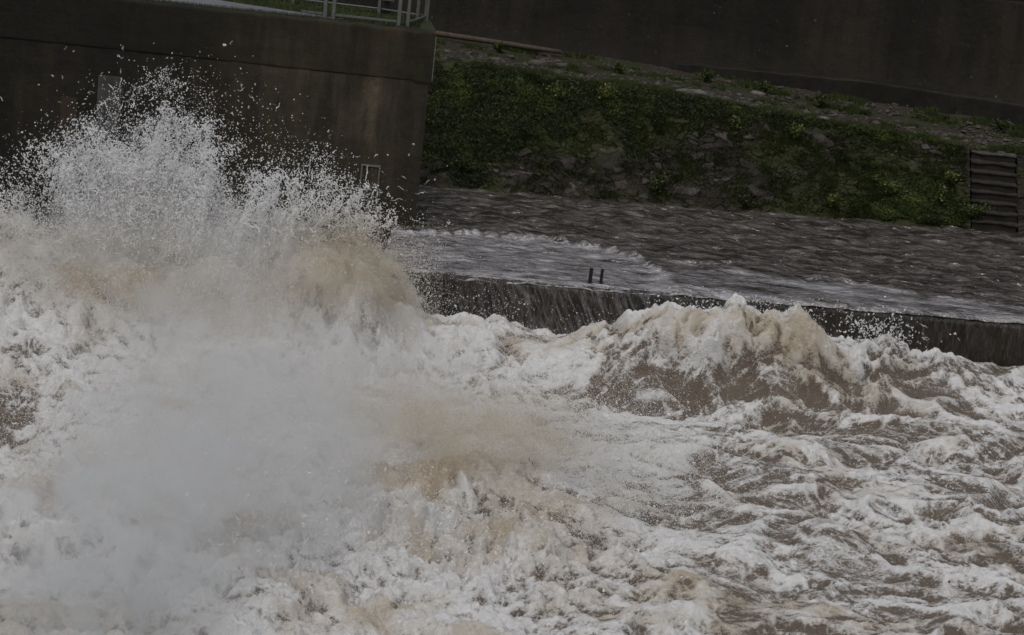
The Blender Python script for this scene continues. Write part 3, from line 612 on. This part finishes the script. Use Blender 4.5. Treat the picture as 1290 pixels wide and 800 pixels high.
# ---------------------------------------------------------------- stone bank
def topz(x): return np.interp(x, [-30, -2.2, 3.15, 10.1, 26], [3.2, 2.3, 2.1, 1.55, 1.0])
def boty(x): return 55.3+.13*(x+1.8)
def topy(x): return 58.2+.02*(x+2)
SX0, SX1 = 10.10, 11.15
def bank(x0, x1, nx, name, lab):
    A, V = np.meshgrid(np.linspace(x0, x1, nx), np.linspace(-.12, 1, 300))
    y = boty(A)+V*(topy(A)-boty(A)); z = V*topz(A)
    L = V*3.4
    wa = A+.14*pn(A*2.2, L*2.2, 1.)+.05*pn(A*7, L*7, 1.); wl = L+.12*pn(A*2.2, L*2.2, 5.)+.05*pn(A*7, L*7, 3.)
    f1, f2, idd = worley(wa*3.6, wl*6.0); g1, g2, id2 = worley(wa*6.6+7, wl*10.5+3)
    use = pn(A*.7, L*.9, 20.) > .12
    f1 = np.where(use, g1, f1); f2 = np.where(use, g2, f2); idd = np.where(use, id2, idd)
    j = 1-sst(.03, .17, f2-f1); cell = (_g[idd % 256, 2]*.5+.5)
    j = j*sst(-.25, .2, pn(A*1.3, L*1.7, 61.)); bul = (1-j)*(.03+.06*cell) - .09*fbm(A*1.1, L*1.4, 3., 4) + .02*fbm(A*9, L*9, 2., 3)
    s = np.sqrt(.5)
    y = y - bul*s; z = z + bul*s
    cell = np.clip(cell + .25*pn(A*.6, L*.9, 31.), 0, 1)
    moss = np.clip(.46 + .55*pn(A*.55, L*.8, 41.) + .5*gb(A, L, .2, 2.4, 2.6, .8) + .35*gb(A, L, 7.5, .7, 1.9, .8) - .3*gb(A, L, 4.2, 1.6, 1.2, .8) - .3*gb(A, L, .6, .8, 1.6, .3), 0, 1)
    me = grid_mesh(name, A, y, z, dict(cell=cell, joint=j, moss=moss))
    o = link(name, me, M['stone'], smooth=True); tag(o, lab, 'stone wall'); return o
bank(-14, SX0-.03, 1500, 'stone_revetment', 'long sloping wall of rough mossy stones between the river and the dirt ledge')
bank(SX1+.03, 26, 500, 'stone_revetment', 'short end of the sloping stone wall on the far side of the steps')
# ledge of soil behind the stones
gxa, ga = np.meshgrid(np.linspace(-30, 40, 1300), np.linspace(0, 1, 130))
def wallz(x): return np.interp(x, [-30, -2.5, 4.2, 11.6, 40], [3.3, 2.5, 2.22, 1.97, 1.2])
def wally(x): return np.interp(x, [-30, -2.5, 4.2, 11.6, 40], [61.2, 61.1, 61.3, 60.5, 59.5])
Yl = topy(gxa)-.05+ga*(wally(gxa)+.3-topy(gxa)); Zl = topz(gxa)+ga*(wallz(gxa)-topz(gxa))-.01
Zl = Zl + .10*fbm(gxa*.9, Yl*1.2, 2., 5)*sst(0, .15, ga) + .035*np.clip(pn(gxa*5, Yl*6, 9.), 0, 1)
dip = ((gxa > SX0) & (gxa < SX1) & (ga < .02)); Zl[dip] = Zl[dip]
tag(link('bank_ground', grid_mesh('ledge', gxa, Yl, Zl), M['soil'], smooth=True), kind='structure')
# big retaining wall
bw = empty('retaining_wall', (4, 61.3, 0)); tag(bw, 'high dark concrete embankment wall behind the grassy bank', 'wall')
A, B = np.meshgrid(np.linspace(-30, 40, 2600), np.linspace(0, 1, 260))
yw = wally(A)+.25; zw = wallz(A)-.5+B*(8.5-wallz(A)+.5)
Dw = yw+B*.25+.03*fbm(A*.8, zw*.8, 3., 5, .6) + .03*(1-sst(.0, .025, np.abs(np.mod(A-8.35-.03*pn(zw*2, 0*zw, 1.)+2.9, 5.8)-2.9))) + .02*(1-sst(0, .03, np.abs(zw-4.55-.02*A)))
me = grid_mesh('panel', A-4, Dw-61.3, zw); link('panel', me, M['bwall'], bw, True)
A, K = np.meshgrid(np.linspace(3.2, 40, 500), np.linspace(0, 1, 30))
pz = np.interp(K, [0, .8, .9, 1], [-.5, .40, .43, .44])*np.interp(A, [3.2, 8, 40], [.35, 1, 1]); py2 = np.interp(K, [0, .8, .9, 1], [-.03, 0, .03, .3])
me = grid_mesh('plinth', A-4, wally(A)+py2-61.3+.015*fbm(A*2, K*2, 1., 4), wallz(A)+pz+.02*fbm(A*1.5, K, 4., 4)); link('plinth', me, M['plinth'], bw, True)
mb = MB(); mb.box(-34, 36, .85, 1.5, 7.9, 8.6, .03); mb.build('coping', M['plinth'], bw)

# steps cut into the stone bank
st = empty('stone_steps', (SX0, 57, 0)); tag(st, 'narrow dark stone stairway cut into the bank at the far right', 'steps')
nst = 8; yb0 = boty(10.6)+.0; yt0 = topy(10.6); zt = float(topz(10.6))
for i in range(nst):
    z1 = zt*(i+1)/nst; y0 = yb0+(yt0-yb0)*i/nst; y1 = yt0+.1
    mb = MB(); jx = random.uniform(-.045, .045); mb.box(.02, SX1-SX0-.02, y0-57+jx, y0-57+(yt0-yb0)/nst+.05+jx, z1-.32, z1-.045); roughen(mb.build('riser', M['step'], st), .012, 8, 4., i*3.)
    mb = MB(); mb.box(.0, SX1-SX0, y0-57-.03+jx, y0-57+(yt0-yb0)/nst+.04, z1-.042, z1-.003*i*0, .012); o = mb.build('tread', M["grey"] if i == nst-1 else m_simple('tread_stone', (.025, .021, .017), .9, 0, .6, .6, sc=7), st); roughen(o, .022, 10, 3., i*5.)
for a, b in ((-.20, -.02), (SX1-SX0+.02, SX1-SX0+.2)):
    mb = MB(); k0 = yb0-57-.25; k1 = yt0-57+.05
    mb.add([(a,k0,-.6),(b,k0,-.6),(b,k1,-.6),(a,k1,-.6),(a,k0,-.22),(b,k0,-.22),(b,k1,zt-.06),(a,k1,zt-.06)], [(3,2,1,0),(0,1,5,4),(1,2,6,5),(2,3,7,6),(3,0,4,7),(4,5,6,7)])
    roughen(mb.build('cheek_wall', M['cheek'], st), .05, 10, 2.2, a)

# timber pole, slabs, stones
mb = MB(); pts = [(-4.2, 60.75, 2.66), (-2.5, 60.7, 2.60), (-1.2, 60.68, 2.55), (-.2, 60.7, 2.50), (.5, 60.7, 2.47)]; mb.tube(pts, [.07, .07, .065, .06, .055], 12)
tag(mb.build('timber_pole', M['wood'], smooth=True), 'long pale timber pole lying at the foot of the dark wall', 'pole')
def rock(name, x, y, z, sx, sy, sz, m, seed):
    import bmesh
    b = bmesh.new(); bmesh.ops.create_icosphere(b, subdivisions=3, radius=1.0)
    me = bpy.data.meshes.new(name); b.to_mesh(me); b.free()
    n = len(me.vertices); c = np.empty(n*3, np.float32); me.vertices.foreach_get('co', c); c = c.reshape(-1, 3)
    c = np.sign(c)*np.abs(c)**.75
    c *= (1+.28*fbm(c[:, 0]*1.1+seed, c[:, 1]*1.1, c[:, 2]*1.1, 3))[:, None]
    c *= np.array([sx, sy, sz]); me.vertices.foreach_set('co', c.ravel()); me.update()
    o = link(name, me, m, smooth=True); o.location = (x, y, z); o.rotation_euler = (0, 0, random.uniform(-.3, .3)); return o
def pebbles():
    n = 5200; x = rng.uniform(-3, 13.5, n); y = topy(x)+rng.beta(1.2, 1.6, n)*(wally(x)-topy(x)); ok = fbm(x*.8, y*1.3, 91., 4) + .25*(y < 59.4) > .02; x, y = x[ok], y[ok]; n = len(x)
    t = (y-topy(x))/(wally(x)-topy(x)); z = topz(x)+t*(wallz(x)-topz(x))+.10*fbm(x*.9, y*1.2, 2., 5)*sst(0, .15, t)
    v = np.array([(1,0,0),(0,1,0),(-1,0,0),(0,-1,0),(0,0,1)], float); tris = [(0,1,4),(1,2,4),(2,3,4),(3,0,4)]
    s = rng.lognormal(math.log(.022), .5, n); V = v[None]*(s[:, None, None]*np.array([1.6, 1.1, .7])) * rng.uniform(.6, 1.3, (n, 5, 1)); a = rng.uniform(0, 6.28, n)
    Vx = V[..., 0]*np.cos(a)[:, None]-V[..., 1]*np.sin(a)[:, None]; Vy = V[..., 0]*np.sin(a)[:, None]+V[..., 1]*np.cos(a)[:, None]
    P = np.stack([Vx+x[:, None], Vy+y[:, None], V[..., 2]+z[:, None]], -1); P = P[:, np.array(tris)].reshape(-1, 3, 3)
    return quads_mesh('pebbles', P, 3)
tag(link('gravel', pebbles(), M['grey']), 'scattered gravel lying on the dirt ledge under the dark wall', 'gravel', kind='stuff')
def ledge_z(x, y):
    t = (y-topy(x))/(wally(x)-topy(x)); return float(topz(x)+t*(wallz(x)-topz(x)))
o = rock('stone_slab', 3.55, 58.75, ledge_z(3.55, 58.75)+.03, .42, .16, .07, M['slab'], 3.); tag(o, 'pale flat stone slab lying on the ledge edge above the green bank', 'stone')
for i in range(34):
    x = random.choice([random.uniform(-2, 4), random.uniform(4, 10), random.uniform(8, 12.5)]); y = random.uniform(58.35, 60.2)
    s = random.choice([.04, .05, .06, .08, .12])*random.uniform(.8, 1.2)
    o = rock('loose_stone', x, y, ledge_z(x, y)+s*.15, s*random.uniform(1, 1.8), s, s*random.uniform(.4, .7), M['slab'] if random.random() < .15 else M['grey'], i*3.3)
    tag(o, 'small loose stone lying on the dirt ledge below the dark wall', 'stone', 'loose stones on the dirt ledge')

# ---------------------------------------------------------------- vegetation
def leaves(px, py, pz, size, tint):
    n = len(px); a = rng.uniform(0, 6.28, n); e = rng.uniform(-.5, 1.1, n)
    d = np.stack([np.cos(a)*np.cos(e), np.sin(a)*np.cos(e), np.sin(e)], -1); s = np.cross(d, rng.normal(size=(n, 3))); s /= np.linalg.norm(s, axis=1)[:, None]
    c = np.stack([px, py, pz], -1); L = size[:, None]
    return np.stack([c, c+d*L*.5+s*L*.3, c+d*L, c+d*L*.5-s*L*.3], 1)
# creeping cover over the stones
n = 900000
A = rng.uniform(-2.6, 12, n); L = rng.random(n)
g = .10 + .62*gb(A, L, .2, .72, 2.4, .20) + .55*gb(A, L, -1.6, .4, .9, .4) + .35*gb(A, L, 3.8, .9, 1.8, .12) + .38*gb(A, L, 8.2, .35, 1.8, .28) + .30*gb(A, L, 9.2, .15, .9, .2) + .38*gb(A, L, 6.2, .95, 3.2, .07) + .25*gb(A, L, 3.2, .18, 1.2, .12) + .2*gb(A, L, 6, .05, 3, .05)
nn = fbm(A*1.1, L*3.6, 77., 5, .6)
k = (g + .75*nn + .34*pn(A*5, L*16, 12.) + rng.normal(0, .15, n) > .47 + .16*gb(A, L, 4.4, .35, 2.2, .3)) & ((A < SX0-.15) | (A > SX1+.2)); A, L, nn, g = A[k], L[k], nn[k], g[k]
thick = np.clip((g+.75*nn-.42)*.55, .0, .2)*(.6+.8*np.abs(pn(A*4, L*12, 9.)))
lift = rng.random(len(A))**.7*thick + .045
px = A; py = boty(A)+L*(topy(A)-boty(A))-lift*.7; pz = L*topz(A)+lift*.7
yel = sst(5.5, 8.5, A)*.18
tint = np.clip(.22+.55*(lift/.25)*rng.random(len(A))+.3*pn(A*2, L*6, 3.)+yel, 0, 1)
q = leaves(px, py, pz, rng.uniform(.016, .05, len(A)), tint)
tag(link('creeping_plants', quads_mesh('creepers', q, 4, dict(tint=tint)), M['leaf']), 'dense green creeping plants covering the upper stones of the bank', 'ground cover', kind='stuff')
n = 150000; A2 = rng.uniform(-2.6, SX0-.1, n); L2 = rng.random(n)
k = (fbm(A2*1.3, L2*4, 97., 5, .6)+rng.normal(0, .12, n)+.12*gb(A2, L2, .5, .8, 3, .25)+.15*gb(A2, L2, 8, .4, 2, .4) > .06); A2, L2 = A2[k], L2[k]; n = len(A2)
x = A2; y = boty(A2)+L2*(topy(A2)-boty(A2))-.05; z = L2*topz(A2)+.03; a = rng.uniform(0, 6.28, n); hh = rng.uniform(.04, .16, n)
tri = np.stack([np.stack([x-.007*np.cos(a), y-.007*np.sin(a), z], -1), np.stack([x+.007*np.cos(a), y+.007*np.sin(a), z], -1), np.stack([x+rng.normal(0, .05, n), y-hh*.5+rng.normal(0, .03, n), z+hh*.6], -1)], 1)
tag(link('bank_grass', quads_mesh('bgrass', tri, 3, dict(tint=np.clip(rng.random(n)*.8+.15, 0, 1))), M['leaf']), 'straggling grass hanging over the stones of the sloping bank', 'grass', kind='stuff')
# low grass on the ledge
n = 260000; x = rng.uniform(-3, 14, n); t = rng.random(n); nz = fbm(x*.9, t*4.5, 55., 5, .6)
k = (nz + .34*np.exp(-(t/.16)**2) + .10*np.exp(-((t-.75)/.2)**2) > .20); x, t = x[k], t[k]; n = len(x)
y = topy(x)+t*(wally(x)-topy(x)); z = topz(x)+t*(wallz(x)-topz(x)); hh = rng.uniform(.03, .12, n); a = rng.uniform(0, 6.28, n)
tri = np.stack([np.stack([x-.008*np.cos(a), y-.008*np.sin(a), z-.03], -1), np.stack([x+.008*np.cos(a), y+.008*np.sin(a), z-.03], -1), np.stack([x+rng.normal(0, .035, n), y+rng.normal(0, .03, n), z+hh], -1)], 1)
tag(link('ledge_grass', quads_mesh('lgrass', tri, 3, dict(tint=np.clip(rng.random(n)*.7+.1, 0, 1))), M['leaf']), 'short patchy grass growing on the dirt ledge', 'grass', kind='stuff')
# separate weeds
def weed(x, y, z, r, hgt, lab, yel=0., cat='weed'):
    root = empty('weed', (x, y, z)); tag(root, lab, cat, 'weeds rooted in the bank')
    mb = MB(); tips = []
    for i in range(9):
        a = random.uniform(0, 6.28); l = random.uniform(.6, 1)*hgt; e = r*random.uniform(.3, 1)
        p = [(0, 0, -.05), (math.cos(a)*e*.4, math.sin(a)*e*.4, l*.55), (math.cos(a)*e, math.sin(a)*e, l)]
        mb.tube(p, [.008, .006, .003], 5); tips.append(np.array(p))
    mb.build('stem', M['leaf'], root)
    n = 420; ch_ = rng.integers(0, 9, n); u = rng.uniform(.25, 1.05, n); T_ = np.array(tips)
    p = T_[ch_, 1]*(1-np.abs(u-.5)*2).clip(0)[:, None] + T_[ch_, 2]*np.clip(u*2-1, 0, 1.1)[:, None] + rng.normal(0, r*.16, (n, 3))
    tt = np.clip(rng.random(n)*.8+yel, 0, 1)
    link('leaves', quads_mesh('wl', leaves(p[:, 0], p[:, 1], p[:, 2], rng.uniform(.035, .08, n), tt), 4, dict(tint=tt)), M['leaf'], root)
def bankpt(x, v): return (x, boty(x)+v*(topy(x)-boty(x))-.1, float(v*topz(x))+.04)
W = [(-1.4, .12, .25, .35, 'dark bushy weed at the waterline close to the pier', 0.), (2.9, .1, .30, .38, 'rounded green weed at the waterline beneath the middle of the stone bank', .1), (4.9, .04, .12, .22, 'small weed at the waterline left of the yellowish one', .1),
     (6.9, .08, .14, .34, 'upright yellowish weed at the waterline below the bare stones', .35), (8.2, .3, .3, .3, 'low yellow-green weed halfway up the right part of the bank', .25), (9.3, .25, .35, .4, 'large olive weed nearest the foot of the stone steps', .2),
     (10.15, .12, .3, .34, 'dark leafy weed spilling over the lowest stone steps', .05), (9.6, .52, .2, .25, 'yellow flowering weed beside the top of the stone steps', .5), (4.6, .75, .16, .3, 'slim reddish green weed high on the middle of the bank', .3), (6.0, .75, .14, .34, 'yellowish sprig on the upper stones right of centre', .45), (.6, .8, .35, .35, 'bright green leafy bush high on the left part of the bank', .25), (1.6, .86, .3, .3, 'light green bush on the bank edge below the timber pole', .3)]
for x, v, r, hg, lab, yl in W: weed(*bankpt(x, v), r, hg, lab, yl)
for x, y, r, hg, lab, yl in [(-.95, 60.2, .14, .22, 'little green weed beside the timber pole', .1), (1.9, 59.9, .16, .2, 'little weed on the ledge just past the end of the pole', .1), (4.0, 60.4, .2, .3, 'dark green weed against the foot of the dark wall near the middle', 0.), (5.3, 59.9, .2, .32, 'leafy weed on the ledge in front of the start of the plinth', .05), (6.7, 59.6, .2, .3, 'bright weed in the middle of the ledge right of centre', .1), (11.0, 59.9, .2, .2, 'dark weed on the ledge above the stone steps', 0.)]:
    weed(x, y, ledge_z(x, y), r, hg, lab, yl)

# ---------------------------------------------------------------- ground
mb = MB(); mb.add([(-900, -900, -3.3), (900, -900, -3.3), (900, 900, -3.3), (-900, 900, -3.3)], [(0,1,2,3)])
tag(mb.build('ground', M['soil']), kind='structure')
mb = MB(); mb.add([(-600, 62.8, 7.9), (600, 62.8, 7.9), (600, 900, 7.9), (-600, 900, 7.9)], [(0,1,2,3)])
tag(mb.build('upper_ground', M['soil']), kind='structure')

# ---------------------------------------------------------------- light, camera
w = bpy.data.worlds.new('World'); bpy.context.scene.world = w; w.use_nodes = True
nt = w.node_tree; bg = nt.nodes['Background']; sky = nt.nodes.new('ShaderNodeTexSky'); sky.sky_type = 'NISHITA'; sky.sun_disc = False
sky.sun_elevation = R(62); sky.sun_rotation = R(190); sky.air_density = 2.0; sky.dust_density = 6.0; sky.ozone_density = 1.5
hs = nt.nodes.new('ShaderNodeHueSaturation'); hs.inputs['Saturation'].default_value = .8
nt.links.new(sky.outputs[0], hs.inputs['Color']); nt.links.new(hs.outputs[0], bg.inputs[0]); bg.inputs[1].default_value = .076
sd = bpy.data.lights.new('sun', 'SUN'); sd.energy = .98; sd.angle = R(16); sd.color = (1, .99, .98); so = bpy.data.objects.new('sun', sd); C.objects.link(so)
so.rotation_euler = (R(28), 0, R(-10))     # high soft light through cloud
cd = bpy.data.cameras.new('camera'); cam = bpy.data.objects.new('camera', cd); C.objects.link(cam); bpy.context.scene.camera = cam
cd.sensor_width = 36; cd.lens = 90; cd.clip_end = 3000; cd.clip_start = .5
from mathutils import Matrix
cam.matrix_world = Matrix.Translation((0, 0, 11)) @ Matrix.Rotation(R(90-14), 4, 'X') @ Matrix.Rotation(R(6), 4, 'Z')
cd.dof.use_dof = True; cd.dof.focus_distance = 46; cd.dof.aperture_fstop = 2.0
sc = bpy.context.scene; sc.view_settings.view_transform = 'Standard'; sc.view_settings.look = 'None'; sc.view_settings.exposure = 0
sc.render.engine = 'CYCLES'; sc.cycles.max_bounces = 10; sc.cycles.diffuse_bounces = 6; sc.cycles.volume_bounces = 2; sc.cycles.volume_step_rate = 2.0; sc.cycles.volume_max_steps = 96
sc.cycles.use_denoising = True
